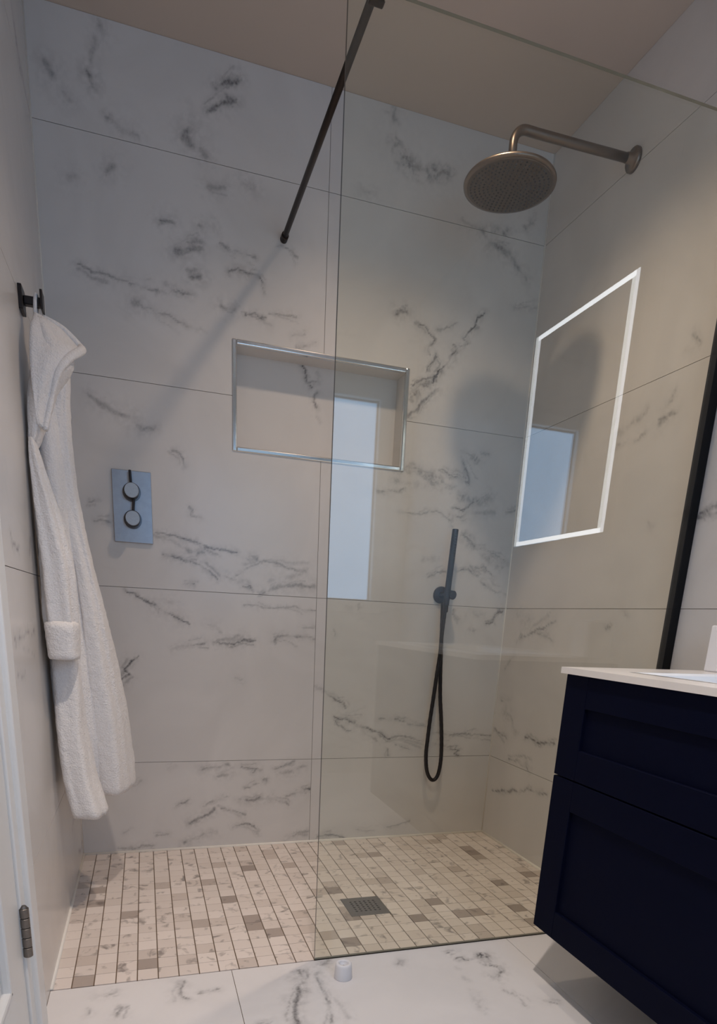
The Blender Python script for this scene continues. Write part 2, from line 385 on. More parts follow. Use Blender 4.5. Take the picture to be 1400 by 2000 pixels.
def tube(bm, pts, r, n=12):
    """round tube along a poly-line with parallel-transported rings; r a number or a function of 0..1"""
    pts = [Vector(p) for p in pts]
    rows = []; up = None
    for i, p in enumerate(pts):
        t = (pts[min(i + 1, len(pts) - 1)] - pts[max(i - 1, 0)]).normalized()
        if up is None:
            _, u, v = frame_of(t)
        else:
            u = (up - t * up.dot(t)).normalized(); v = t.cross(u)
        up = u
        rr = r(i / (len(pts) - 1)) if callable(r) else r
        rows.append([bm.verts.new(p + (u * math.cos(2 * math.pi * k / n) + v * math.sin(2 * math.pi * k / n)) * rr) for k in range(n)])
    for a, b in zip(rows, rows[1:]):
        for k in range(n):
            bm.faces.new((a[k], a[(k + 1) % n], b[(k + 1) % n], b[k]))
    bm.faces.new(rows[0]); bm.faces.new(rows[-1])
    return bm

# ------------------------------------------------------------------ value noise for the vein fields
def _hash(i, j, s):
    n = (i * 374761393 + j * 668265263 + s * 1274126177) & 0x7fffffff
    n = ((n ^ (n >> 13)) * 1274126177) & 0x7fffffff
    return ((n ^ (n >> 16)) & 0xffff) / 65535.0

def vnoise(u, v, s):
    i = np.floor(u).astype(np.int64); j = np.floor(v).astype(np.int64)
    a = u - i; b = v - j
    a = a * a * (3 - 2 * a); b = b * b * (3 - 2 * b)
    return ((_hash(i, j, s) * (1 - a) + _hash(i + 1, j, s) * a) * (1 - b) +
            (_hash(i, j + 1, s) * (1 - a) + _hash(i + 1, j + 1, s) * a) * b)

def fbm(u, v, s, oct=4):
    t = 0; amp = 0.5
    for o in range(oct):
        t = t + amp * vnoise(u * 2 ** o, v * 2 ** o, s + 17 * o); amp *= 0.5
    return t / (1 - 0.5 ** oct)

def vein_field(U, V, strokes, seed):
    """darkness of the traced veins at (U,V); the strokes are roughened by noise so that they read as stone"""
    f = np.zeros_like(U)
    du = (fbm(U * 28, V * 28, seed) - 0.5) * 0.020 + (fbm(U * 110, V * 110, seed + 3) - 0.5) * 0.009
    dv = (fbm(U * 28, V * 28, seed + 5) - 0.5) * 0.020 + (fbm(U * 110, V * 110, seed + 9) - 0.5) * 0.009
    X = U + du; Y = V + dv
    brk = fbm(U * 22, V * 30, seed + 21)
    fine = fbm(U * 90, V * 90, seed + 31)
    for w, st, pts in strokes:
        d2 = np.full_like(U, 1e9)
        for (x0, y0), (x1, y1) in zip(pts, pts[1:]):
            ex, ey = x1 - x0, y1 - y0
            L = ex * ex + ey * ey + 1e-12
            t = np.clip(((X - x0) * ex + (Y - y0) * ey) / L, 0, 1)
            d2 = np.minimum(d2, (X - x0 - t * ex) ** 2 + (Y - y0 - t * ey) ** 2)
        if d2.min() > (6 * w + 0.02) ** 2:
            continue
        ww = w * (0.55 + 0.9 * brk)
        core = np.exp(-d2 / (ww * ww)) * np.clip((brk - 0.22) * 3.2, 0.25, 1)
        halo = np.exp(-d2 / (ww * ww * 16)) * 0.30 * np.clip((fine - 0.3) * 3, 0, 1)
        if w > 0.011:
            core = core * np.clip((fine - 0.25) * 2.6, 0.35, 1.1)
            halo = halo * 0.3
        f = np.maximum(f, np.maximum(core, halo) * st * 1.28)
    return np.clip(f, 0, 1)

def random_strokes(n, u0, u1, v0, v1, r):
    out = []
    for _ in range(n):
        u, v = r.uniform(u0, u1), r.uniform(v0, v1); a = r.uniform(-0.6, 0.6); p = [(u, v)]
        for _k in range(r.randint(2, 5)):
            a += r.uniform(-0.5, 0.5); L = r.uniform(0.03, 0.1)
            u += L * math.cos(a); v += L * math.sin(a); p.append((u, v))
        out.append((r.choice((0.0042, 0.0042, 0.007, 0.016)), r.uniform(0.25, 0.55), p))
    return out

def strokes_of(s):
    """the traced veins of one surface with the fine wisps that run beside each of them"""
    r = random.Random(sum(map(ord, s)))
    out = [(w, st, p) for k, w, st, p in VEINS if k == s]
    for w, st, p in list(out):
        if w > .009 or s == 'n': continue
        for _ in range(3 if st >= .4 else 1):
            dx, dy = r.uniform(-.012, .012), r.uniform(-.013, .013)
            i0 = r.randint(0, max(0, len(p) - 3)); q = p[i0:i0 + r.randint(2, 4)]
            if len(q) < 2: q = p
            a = r.uniform(-.25, .25); cx, cy = q[0]
            q = [(cx + dx + (x - cx) * math.cos(a) - (y - cy) * math.sin(a), cy + dy + (x - cx) * math.sin(a) + (y - cy) * math.cos(a)) for x, y in q]
            out.append((r.choice((.0024, .003, .0055)), st * r.uniform(.35, .65), q))
    return out

def stone_tile(name, parent, mat, place, u0, u1, v0, v1, step, strokes, seed, hole=None, thick=0.007, gap=0.0008):
    """one flat slab: a fine grid face carrying the vein value, with a rim going back into the wall.
    place(u, v, d) gives the room position at depth d behind the face"""
    u0 += gap; u1 -= gap; v0 += gap; v1 -= gap
    nu = max(2, int(round((u1 - u0) / step))); nv = max(2, int(round((v1 - v0) / step)))
    us = set(np.linspace(u0, u1, nu + 1).round(5).tolist()); vs_ = set(np.linspace(v0, v1, nv + 1).round(5).tolist())
    if hole:
        for h, s_, lo, hi in ((hole[0], us, u0, u1), (hole[1], us, u0, u1), (hole[2], vs_, v0, v1), (hole[3], vs_, v0, v1)):
            if lo < h < hi: s_.add(round(h, 5))
    us = np.array(sorted(us)); vs_ = np.array(sorted(vs_))
    U, V = np.meshgrid(us, vs_, indexing='ij')
    F = vein_field(U, V, strokes, seed)
    NV = len(vs_)
    verts = [place(u, v, 0.0) for u in us for v in vs_]
    cu = (us[:-1] + us[1:]) / 2; cv = (vs_[:-1] + vs_[1:]) / 2
    faces = []
    for i in range(len(cu)):
        for j in range(len(cv)):
            if hole and hole[0] < cu[i] < hole[1] and hole[2] < cv[j] < hole[3]:
                continue
            faces.append((i * NV + j, (i + 1) * NV + j, (i + 1) * NV + j + 1, i * NV + j + 1))
    vals = F.ravel().tolist()
    b = len(verts)
    def rim(p, q):
        if hole and hole[0] - .003 < (p[0] + q[0]) / 2 < hole[1] + .003 and hole[2] - .003 < (p[1] + q[1]) / 2 < hole[3] + .003:
            return
        k = len(verts)
        for (u, v), d in ((p, 0.0), (q, 0.0), (q, thick), (p, thick)):
            verts.append(place(u, v, d)); vals.append(0.0)
        faces.append((k, k + 1, k + 2, k + 3))
    cut_u = [u0] + [h for h in (hole[:2] if hole else ()) if u0 < h < u1] + [u1]
    cut_v = [v0] + [h for h in (hole[2:] if hole else ()) if v0 < h < v1] + [v1]
    for a, c in zip(cut_u, cut_u[1:]):
        rim((a, v0), (c, v0)); rim((a, v1), (c, v1))
    for a, c in zip(cut_v, cut_v[1:]):
        rim((u0, a), (u0, c)); rim((u1, a), (u1, c))
    me = bpy.data.meshes.new(name)
    me.from_pydata(verts, [], faces); me.update()
    at = me.attributes.new('vein', 'FLOAT', 'POINT'); at.data.foreach_set('value', vals)
    me.materials.append(mat)
    return link(bpy.data.objects.new(name, me), parent)

# ------------------------------------------------------------------ materials
def nmat(name):
    m = bpy.data.materials.new(name); m.use_nodes = True
    nt = m.node_tree
    return m, nt, nt.nodes['Principled BSDF']

def plain(name, colour, rough=0.5, metal=0.0, noise=0.0, scale=40, bump=0.0, spec=0.5, emit=None):
    m, nt, p = nmat(name)
    p.inputs['Roughness'].default_value = rough; p.inputs['Metallic'].default_value = metal
    p.inputs['Specular IOR Level'].default_value = spec
    tc = nt.nodes.new('ShaderNodeNewGeometry')
    n = nt.nodes.new('ShaderNodeTexNoise'); n.inputs['Scale'].default_value = scale; n.inputs['Detail'].default_value = 5
    nt.links.new(tc.outputs['Position'], n.inputs['Vector'])
    r = nt.nodes.new('ShaderNodeMapRange')
    r.inputs['To Min'].default_value = 1 - noise; r.inputs['To Max'].default_value = 1 + noise
    nt.links.new(n.outputs['Fac'], r.inputs['Value'])
    mx = nt.nodes.new('ShaderNodeVectorMath'); mx.operation = 'SCALE'
    mx.inputs[0].default_value = colour
    nt.links.new(r.outputs['Result'], mx.inputs['Scale'])
    nt.links.new(mx.outputs['Vector'], p.inputs['Base Color'])
    if bump:
        b = nt.nodes.new('ShaderNodeBump'); b.inputs['Strength'].default_value = bump; b.inputs['Distance'].default_value = 0.002
        nt.links.new(n.outputs['Fac'], b.inputs['Height']); nt.links.new(b.outputs['Normal'], p.inputs['Normal'])
    return m

def emission(name, colour, rough=0.3):
    m, nt, p = nmat(name)
    p.inputs['Base Color'].default_value = (0.8, 0.8, 0.8, 1)
    p.inputs['Roughness'].default_value = rough
    mxc = max(colour)
    p.inputs['Emission Color'].default_value = tuple(c / mxc for c in colour) + (1,)
    p.inputs['Emission Strength'].default_value = mxc
    return m

def marble(name, base=(0.715, 0.685, 0.66), rough=0.24):
    m, nt, p = nmat(name)
    N, Lk = nt.nodes, nt.links
    geo = N.new('ShaderNodeNewGeometry')
    at = N.new('ShaderNodeAttribute'); at.attribute_name = 'vein'
    n1 = N.new('ShaderNodeTexNoise'); n1.inputs['Scale'].default_value = 130; n1.inputs['Detail'].default_value = 6
    n2 = N.new('ShaderNodeTexNoise'); n2.inputs['Scale'].default_value = 3.2; n2.inputs['Detail'].default_value = 7; n2.inputs['Distortion'].default_value = 1.2
    for n in (n1, n2): Lk.new(geo.outputs['Position'], n.inputs['Vector'])
    r1 = N.new('ShaderNodeMapRange'); r1.inputs['From Min'].default_value = 0.3; r1.inputs['From Max'].default_value = 0.7
    r1.inputs['To Min'].default_value = 0.72; r1.inputs['To Max'].default_value = 1.25
    Lk.new(n1.outputs['Fac'], r1.inputs['Value'])
    mu = N.new('ShaderNodeMath'); mu.operation = 'MULTIPLY'; mu.use_clamp = True
    Lk.new(at.outputs['Fac'], mu.inputs[0]); Lk.new(r1.outputs['Result'], mu.inputs[1])
    cl = N.new('ShaderNodeValToRGB')
    cl.color_ramp.elements[0].position = 0.34; cl.color_ramp.elements[0].color = tuple(c * 0.93 for c in base) + (1,)
    cl.color_ramp.elements[1].position = 0.62; cl.color_ramp.elements[1].color = tuple(base) + (1,)
    Lk.new(n2.outputs['Fac'], cl.inputs['Fac'])
    mix = N.new('ShaderNodeMix'); mix.data_type = 'RGBA'
    mix.inputs['B'].default_value = (0.085, 0.082, 0.088, 1)
    Lk.new(mu.outputs[0], mix.inputs['Factor']); Lk.new(cl.outputs['Color'], mix.inputs['A'])
    Lk.new(mix.outputs['Result'], p.inputs['Base Color'])
    p.inputs['Roughness'].default_value = rough; p.inputs['Specular IOR Level'].default_value = 0.4
    return m

def mosaic_material():
    m, nt, p = nmat('mosaic_marble')
    N, Lk = nt.nodes, nt.links
    geo = N.new('ShaderNodeNewGeometry'); oi = N.new('ShaderNodeObjectInfo')
    at = N.new('ShaderNodeAttribute'); at.attribute_name = 'chance'
    ad = N.new('ShaderNodeMath'); ad.operation = 'ADD'
    Lk.new(oi.outputs['Random'], ad.inputs[0]); Lk.new(at.outputs['Fac'], ad.inputs[1])
    fr = N.new('ShaderNodeMath'); fr.operation = 'FRACT'; Lk.new(ad.outputs[0], fr.inputs[0])
    ramp = N.new('ShaderNodeValToRGB'); ramp.color_ramp.interpolation = 'LINEAR'
    e = ramp.color_ramp.elements
    e[0].position = 0.0; e[0].color = (0.34, 0.28, 0.245, 1)
    e[1].position = 1.0; e[1].color = (0.88, 0.79, 0.73, 1)
    for pos, c in ((0.02, (0.45, 0.375, 0.33)), (0.075, (0.66, 0.57, 0.51)), (0.15, (0.78, 0.69, 0.63)), (0.6, (0.84, 0.75, 0.69))):
        k = e.new(pos); k.color = c + (1,)
    Lk.new(fr.outputs[0], ramp.inputs['Fac'])
    w = N.new('ShaderNodeMath'); w.operation = 'MULTIPLY'; w.inputs[1].default_value = 40
    Lk.new(fr.outputs[0], w.inputs[0])
    n = N.new('ShaderNodeTexNoise'); n.noise_dimensions = '4D'
    n.inputs['Scale'].default_value = 22; n.inputs['Detail'].default_value = 6; n.inputs['Distortion'].default_value = 1.0
    Lk.new(geo.outputs['Position'], n.inputs['Vector']); Lk.new(w.outputs[0], n.inputs['W'])
    vr = N.new('ShaderNodeValToRGB')
    ve = vr.color_ramp.elements
    ve[0].position = 0.57; ve[0].color = (0, 0, 0, 1); ve[1].position = 0.70; ve[1].color = (0.72, 0.72, 0.72, 1)
    Lk.new(n.outputs['Fac'], vr.inputs['Fac'])
    mix = N.new('ShaderNodeMix'); mix.data_type = 'RGBA'
    mix.inputs['B'].default_value = (0.17, 0.14, 0.13, 1)
    Lk.new(vr.outputs['Color'], mix.inputs['Factor']); Lk.new(ramp.outputs['Color'], mix.inputs['A'])
    Lk.new(mix.outputs['Result'], p.inputs['Base Color'])
    p.inputs['Roughness'].default_value = 0.4
    return m

def pane_glass():
    """clear sheet: Fresnel reflection over straight transmission with a faint green-yellow tint"""
    m = bpy.data.materials.new('clear_glass'); m.use_nodes = True
    nt = m.node_tree; N, Lk = nt.nodes, nt.links
    N.remove(N['Principled BSDF']); out = N['Material Output']
    geo = N.new('ShaderNodeNewGeometry')
    ior = N.new('ShaderNodeMapRange'); ior.inputs['To Min'].default_value = 1.52; ior.inputs['To Max'].default_value = 1 / 1.52
    Lk.new(geo.outputs['Backfacing'], ior.inputs['Value'])
    fr = N.new('ShaderNodeFresnel'); Lk.new(ior.outputs['Result'], fr.inputs['IOR'])
    tr = N.new('ShaderNodeBsdfTransparent'); tr.inputs['Color'].default_value = (0.955, 0.965, 0.935, 1)
    gl = N.new('ShaderNodeBsdfGlossy'); gl.inputs['Roughness'].default_value = 0.0; gl.inputs['Color'].default_value = (1, 1, 1, 1)
    ms = N.new('ShaderNodeMixShader')
    Lk.new(fr.outputs['Fac'], ms.inputs[0]); Lk.new(tr.outputs[0], ms.inputs[1]); Lk.new(gl.outputs[0], ms.inputs[2])
    Lk.new(ms.outputs[0], out.inputs['Surface'])
    return m

def terry():
    m, nt, p = nmat('terry_cloth')
    N, Lk = nt.nodes, nt.links
    geo = N.new('ShaderNodeNewGeometry')
    n = N.new('ShaderNodeTexNoise'); n.inputs['Scale'].default_value = 260; n.inputs['Detail'].default_value = 4
    n2 = N.new('ShaderNodeTexNoise'); n2.inputs['Scale'].default_value = 70; n2.inputs['Detail'].default_value = 3
    for k in (n, n2): Lk.new(geo.outputs['Position'], k.inputs['Vector'])
    ad = N.new('ShaderNodeMath'); ad.operation = 'ADD'
    Lk.new(n.outputs['Fac'], ad.inputs[0]); Lk.new(n2.outputs['Fac'], ad.inputs[1])
    b = N.new('ShaderNodeBump'); b.inputs['Strength'].default_value = 0.75; b.inputs['Distance'].default_value = 0.004
    Lk.new(ad.outputs[0], b.inputs['Height']); Lk.new(b.outputs['Normal'], p.inputs['Normal'])
    r = N.new('ShaderNodeMapRange'); r.inputs['To Min'].default_value = 0.86; r.inputs['To Max'].default_value = 1.06
    Lk.new(n.outputs['Fac'], r.inputs['Value'])
    mx = N.new('ShaderNodeVectorMath'); mx.operation = 'SCALE'; mx.inputs[0].default_value = (0.88, 0.85, 0.835)
    Lk.new(r.outputs['Result'], mx.inputs['Scale']); Lk.new(mx.outputs['Vector'], p.inputs['Base Color'])
    p.inputs['Roughness'].default_value = 0.95; p.inputs['Specular IOR Level'].default_value = 0.1
    p.inputs['Sheen Weight'].default_value = 0.25
    return m

M = {}
M['marble'] = marble('wall_marble')
M['floor_marble'] = marble('floor_marble', base=(0.84, 0.815, 0.81), rough=0.28)
M['grout'] = plain('grey_grout', (0.30, 0.26, 0.235), 0.9, noise=0.1, scale=120)
M['mosaic_grout'] = plain('brown_grout', (0.20, 0.145, 0.10), 0.9, noise=0.15, scale=200)
M['mosaic'] = mosaic_material()
M['silicone'] = plain('white_silicone', (0.90, 0.86, 0.79), 0.45, noise=0.03)
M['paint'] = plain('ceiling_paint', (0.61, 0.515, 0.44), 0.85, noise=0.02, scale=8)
M['door_paint'] = plain('white_gloss_paint', (0.80, 0.80, 0.79), 0.35, noise=0.02, scale=12)
M['glass'] = pane_glass()
M['glass_edge'] = plain('green_black_glass_edge', (0.012, 0.018, 0.016), 0.15, noise=0.05)
M['glass_top'] = plain('polished_glass_edge', (0.20, 0.19, 0.15), 0.12, noise=0.05)
M['black'] = plain('black_aluminium', (0.005, 0.005, 0.006), 0.55, noise=0.1, spec=0.2)
M['rubber'] = plain('dark_seal', (0.03, 0.025, 0.02), 0.7)
M['bronze'] = plain('dark_bronze', (0.038, 0.028, 0.024), 0.45, metal=0.75, noise=0.1)
M['gunmetal'] = plain('brushed_gunmetal', (0.23, 0.185, 0.155), 0.36, metal=1.0, noise=0.08, scale=160)
M['head_face'] = plain('shower_head_face', (0.17, 0.135, 0.11), 0.45, metal=0.9, noise=0.12, scale=140)
M['nozzle'] = plain('nozzle_rubber', (0.05, 0.045, 0.042), 0.7)
M['dark_metal'] = plain('black_chrome', (0.045, 0.041, 0.042), 0.38, metal=0.9, noise=0.1)
M['steel'] = plain('brushed_steel', (0.37, 0.375, 0.395), 0.33, metal=1.0, noise=0.12, scale=60, bump=0.02)
M['knob'] = plain('knob_steel', (0.40, 0.39, 0.385), 0.42, metal=1.0, noise=0.1, scale=200)
M['knob_side'] = plain('knob_shaded_steel', (0.10, 0.10, 0.105), 0.35, metal=1.0, noise=0.1)  # darker copy of the knob steel, shade on the sides put into its colour
M['chrome'] = plain('polished_trim', (0.82, 0.82, 0.82), 0.14, metal=1.0, noise=0.03)
M['drain'] = plain('drain_steel', (0.30, 0.29, 0.275), 0.38, metal=1.0, noise=0.12, scale=90)
M['hole'] = plain('drain_hole', (0.012, 0.012, 0.012), 0.9)
M['navy'] = plain('navy_lacquer', (0.0018, 0.0030, 0.014), 0.6, noise=0.06, scale=9, spec=0.06)
M['worktop'] = plain('cream_stone_worktop', (0.80, 0.765, 0.735), 0.3, noise=0.03, scale=25)
M['ceramic'] = plain('white_ceramic', (0.86, 0.87, 0.88), 0.12, noise=0.01)
M['plastic'] = plain('white_plastic', (0.85, 0.85, 0.88), 0.35, noise=0.02)
M['terry'] = terry()
M['mirror'] = plain('silvered_mirror', (0.90, 0.91, 0.91), 0.0, metal=1.0)
M['window'] = emission('frosted_window_in_daylight', WINDOW_RADIANCE)
M['led'] = emission('mirror_led_strip', LED_RADIANCE)
M['lamp'] = emission('downlight_lens', (14, 11.5, 9.0))
M['hinge'] = plain('brushed_nickel', (0.22, 0.20, 0.185), 0.38, metal=1.0, noise=0.12, scale=160)

# ------------------------------------------------------------------ the room shell
# back wall with the opening of the niche
bm = bmesh.new()
y0, y1 = 0.003, 0.16
bx(bm, -0.10, NX0, y0, y1, -0.1, ZC + .1); bx(bm, NX1, W + 0.1, y0, y1, -0.1, ZC + .1)
bx(bm, NX0, NX1, y0, y1, -0.1, NZ0); bx(bm, NX0, NX1, y0, y1, NZ1, ZC + .1)
bx(bm, NX0, NX1, ND + .012, y1, NZ0, NZ1)
wall_back = structure(obj('wall_back', bm, M['grout']), 'tiled marble wall at the back of the shower with a niche')
sb = strokes_of('b')
hole = (NX0, NX1, NZ0, NZ1)
for i, (xa, xb) in enumerate(((0.0, XJ), (XJ, W))):
    for j in range(5):
        stone_tile('wall_tile', wall_back, M['marble'], lambda u, v, d: (u, d, v), xa, xb, ZS[j], ZS[j + 1], 0.004,
                   [s for s in sb if (sum(p[0] for p in s[2]) / len(s[2]) < XJ) == (i == 0)
                    and ZS[j] - .02 < sum(p[1] for p in s[2]) / len(s[2]) < ZS[j + 1] + .02],
                   100 + i * 10 + j, hole=hole)
# lining of the niche
stone_tile('niche_back_tile', wall_back, M['marble'], lambda u, v, d: (u, ND + d, v), NX0, NX1, NZ0, NZ1, 0.005, strokes_of('n'), 150, gap=0)
t = 0.006
for nm, pl, a in (('niche_top_tile', lambda u, v, d: (u, v, NZ1 - t + d), (NX0, NX1)), ('niche_sill_tile', lambda u, v, d: (u, v, NZ0 + t - d), (NX0, NX1))):
    stone_tile(nm, wall_back, M['marble'], pl, a[0], a[1], 0.0, ND, 0.02, [], 151, gap=0, thick=t)
for nm, pl in (('niche_side_tile', lambda u, v, d: (NX0 + t - d, u, v)), ('niche_side_tile', lambda u, v, d: (NX1 - t + d, u, v))):
    stone_tile(nm, wall_back, M['marble'], pl, 0.0, ND, NZ0, NZ1, 0.02, [], 152, gap=0, thick=t)

# right wall
wall_right = structure(obj('wall_right', box(W + .003, W + .12, YR - .1, 0.005, -0.1, ZC + .1), M['grout']), 'tiled marble wall carrying the shower head and the vanity')
sr = strokes_of('r')
rr = random.Random(3)
ysr = [0.0, -1.2, -2.4, YR]
for i in range(3):
    for j in range(5):
        if i == 0:
            st, step = sr, 0.006
        else:
            st, step = random_strokes(7, ysr[i + 1], ysr[i], ZS[j], ZS[j + 1], rr), 0.012
        stone_tile('wall_tile', wall_right, M['marble'], lambda u, v, d: (W + d, u, v), ysr[i + 1], ysr[i], ZS[j], ZS[j + 1], step, st, 200 + i * 10 + j)

# left wall with the door opening
DY0, DY1, DZ = -1.20, -1.96, 2.03           # door leaf edges and head
bm = bmesh.new()
bx(bm, -0.10, -0.005, DY0 + .03, 0.005, -0.1, ZC + .1); bx(bm, -0.10, -0.005, YR - .1, DY1 - .03, -0.1, ZC + .1)
bx(bm, -0.10, -0.005, DY1 - .03, DY0 + .03, DZ + .03, ZC + .1)
wall_left = structure(obj('wall_left', bm, M['grout']), 'tiled marble wall with the robe hook and the door')
sl = strokes_of('l')
for i, (ya, yb) in enumerate(((DY0 + .04, 0.0), (YR, DY1 - .04))):
    for j in range(5):
        st = sl + random_strokes(2, -.5, -.1, ZS[j], ZS[j + 1], rr) if i == 0 else random_strokes(6, ya, yb, ZS[j], ZS[j + 1], rr)
        stone_tile('wall_tile', wall_left, M['marble'], lambda u, v, d: (-d, u, v), ya, yb, ZS[j], ZS[j + 1], 0.008, st, 300 + i * 10 + j)
stone_tile('wall_tile', wall_left, M['marble'], lambda u, v, d: (-d, u, v), DY1 - .04, DY0 + .04, 2.06, ZC, 0.02, [], 330)

# rear wall with the window opening
WX0, WX1, WZ0, WZ1 = 0.52, 1.525, 0.925, 2.045
bm = bmesh.new()
bx(bm, -0.10, WX0, YR - .12, YR - .005, -0.1, ZC + .1); bx(bm, WX1, W + .1, YR - .12, YR - .005, -0.1, ZC + .1)
bx(bm, WX0, WX1, YR - .12, YR - .005, -0.1, WZ0); bx(bm, WX0, WX1, YR - .12, YR - .005, WZ1, ZC + .1)
wall_rear = structure(obj('wall_rear', bm, M['grout']), 'tiled marble wall around the frosted window')
for i, (xa, xb) in enumerate(((0.0, XJ), (XJ, W))):
    for j in range(5):
        stone_tile('wall_tile', wall_rear, M['marble'], lambda u, v, d: (u, YR - d, v), xa, xb, ZS[j], ZS[j + 1], 0.012,
                   random_strokes(6, xa, xb, ZS[j], ZS[j + 1], rr), 400 + i * 10 + j, hole=(WX0, WX1, WZ0, WZ1))
# window: white frame, dark gasket, frosted pane
bm = bmesh.new()
f = 0.062
for a in ((WX0, WX0 + f, WZ0, WZ1), (WX1 - f, WX1, WZ0, WZ1), (WX0 + f, WX1 - f, WZ0, WZ0 + f), (WX0 + f, WX1 - f, WZ1 - f, WZ1)):
    bx(bm, a[0], a[1], YR - .055, YR + .012, a[2], a[3], bev=0.006, seg=2)
win = structure(obj('window_1', bm, M['door_paint']), 'white framed frosted window in the tiled wall')
bm = bmesh.new()
g = 0.008
for a in ((WX0 + f - .002, WX0 + f + g, WZ0 + f, WZ1 - f), (WX1 - f - g, WX1 - f + .002, WZ0 + f, WZ1 - f), (WX0 + f, WX1 - f, WZ0 + f - .002, WZ0 + f + g), (WX0 + f, WX1 - f, WZ1 - f - g, WZ1 - f + .002)):
    bx(bm, a[0], a[1], YR - .046, YR - .018, a[2], a[3])
obj('gasket', bm, M['rubber'], win)
obj('pane', box(WX0 + f, WX1 - f, YR - .045, YR - .026, WZ0 + f, WZ1 - f), M['window'], win)

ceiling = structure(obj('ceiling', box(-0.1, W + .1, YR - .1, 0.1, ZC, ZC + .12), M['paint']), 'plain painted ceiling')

# ------------------------------------------------------------------ floors
bm = bmesh.new()
bx(bm, -0.1, W + .1, GY, 0.1, -0.15, -0.0035)
bx(bm, -0.1, W + .1, YR - .1, GY, -0.15, -0.0030, mi=1)
floor = structure(obj('floor', bm, [M['mosaic_grout'], M['mosaic_grout']]), 'large marble floor tiles meeting a mosaic shower floor')
sf = strokes_of('f')
xs = [0.0, 0.430, 1.236, W]; ysf = [GY - .003, -1.73, -2.53, YR]
for i in range(3):
    for j in range(3):
        st = [s for s in sf if xs[i] - .01 < sum(p[0] for p in s[2]) / len(s[2]) < xs[i + 1] + .01] if j == 0 else random_strokes(6, xs[i], xs[i + 1], ysf[j + 1], ysf[j], rr)
        stone_tile('floor_tile', floor, M['floor_marble'], lambda u, v, d: (u, v, -d), xs[i], xs[i + 1], ysf[j + 1], ysf[j], 0.005 if j == 0 else 0.02, st, 500 + i * 10 + j, thick=.004)

# mosaic: 50 mm stones, wider joints across than along
PT = 0.0505
DR = (0.829, 0.960, -0.695, -0.563)      # drain opening
cells = []
nx = int(math.ceil((W - .0) / PT)); ny = int(math.ceil(-GY / PT))
for i in range(nx):
    for j in range(ny):
        xa = max(0.004, -0.004 + i * PT + .0014); xb = min(W - .004, -0.004 + (i + 1) * PT - .0014)
        ya = GY + j * PT + .0007; yb = min(-0.004, GY + (j + 1) * PT - .0007)
        if xb - xa < .006 or yb - ya < .006: continue
        if xa < DR[1] and xb > DR[0] and ya < DR[3] and yb > DR[2]:      # cut round the drain
            for r in ((xa, min(xb, DR[0]), ya, yb), (max(xa, DR[1]), xb, ya, yb),
                      (max(xa, DR[0]), min(xb, DR[1]), ya, min(yb, DR[2])), (max(xa, DR[0]), min(xb, DR[1]), max(ya, DR[3]), yb)):
                if r[1] - r[0] > .004 and r[3] - r[2] > .004: cells.append(r)
        else:
            cells.append((xa, xb, ya, yb))
cells.sort(key=lambda r: ((r[0] + r[1]) / 2 - .248) ** 2 + ((r[2] + r[3]) / 2 + 2.41) ** 2)
bm = bx(bmesh.new(), -.5, .5, -.5, .5, -.0034, 0)
top = [e for e in bm.edges if all(v.co.z > -1e-6 for v in e.verts)]
bmesh.ops.bevel(bm, geom=top, offset=.0008, segments=1, affect='EDGES')
unit = bpy.data.meshes.new('mosaic_tile')
bmesh.ops.recalc_face_normals(bm, faces=bm.faces); bm.to_mesh(unit)
unit.materials.append(M['mosaic'])
for r in cells[:300]:
    o = bpy.data.objects.new('mosaic_tile', unit)
    o.location = ((r[0] + r[1]) / 2, (r[2] + r[3]) / 2, rng.uniform(-.0004, 0))
    o.scale = (r[1] - r[0], r[3] - r[2], 1)
    link(o, floor)
uv = [v.co.copy() for v in bm.verts]; uf = [[v.index for v in f_.verts] for f_ in bm.faces]; bm.free()
V_, F_, C_ = [], [], []
for r in cells[300:]:
    b = len(V_); ch = rng.random(); dz = rng.uniform(-.0004, 0)
    for v in uv:
        V_.append(((r[0] + r[1]) / 2 + v.x * (r[1] - r[0]), (r[2] + r[3]) / 2 + v.y * (r[3] - r[2]), v.z + dz)); C_.append(ch)
    F_ += [[b + k for k in f_] for f_ in uf]
me = bpy.data.meshes.new('mosaic_tiles'); me.from_pydata(V_, [], F_); me.update()
me.attributes.new('chance', 'FLOAT', 'POINT').data.foreach_set('value', C_)
me.materials.append(M['mosaic'])
o = link(bpy.data.objects.new('mosaic_tiles', me), floor); o['kind'] = 'stuff'

# silicone beads in the corners
def bead(name, p0, p1, r, label):
    bm = cyl(bmesh.new(), p0, p1, r, n=10)
    return structure(obj(name, bm, M['silicone'], smooth=True), label)
bead('trim_1', (0.001, -0.001, 0.001), (W - .001, -0.001, 0.001), .0058, 'white silicone bead along the foot of the niche wall')
bead('trim_2', (0.001, -0.002, 0.001), (0.001, GY, 0.001), .0058, 'white silicone bead along the foot of the robe wall')
bead('trim_3', (W - .001, -0.002, 0.001), (W - .001, GY, 0.001), .0058, 'white silicone bead along the foot of the shower head wall')
bead('trim_4', (0.0, 0.0, 0.003), (0.0, 0.0, ZC), .0036, 'white silicone bead up the corner beside the robe')
bead('trim_5', (W, 0.0, 0.003), (W, 0.0, ZC), .0036, 'white silicone bead up the corner beside the hand shower')

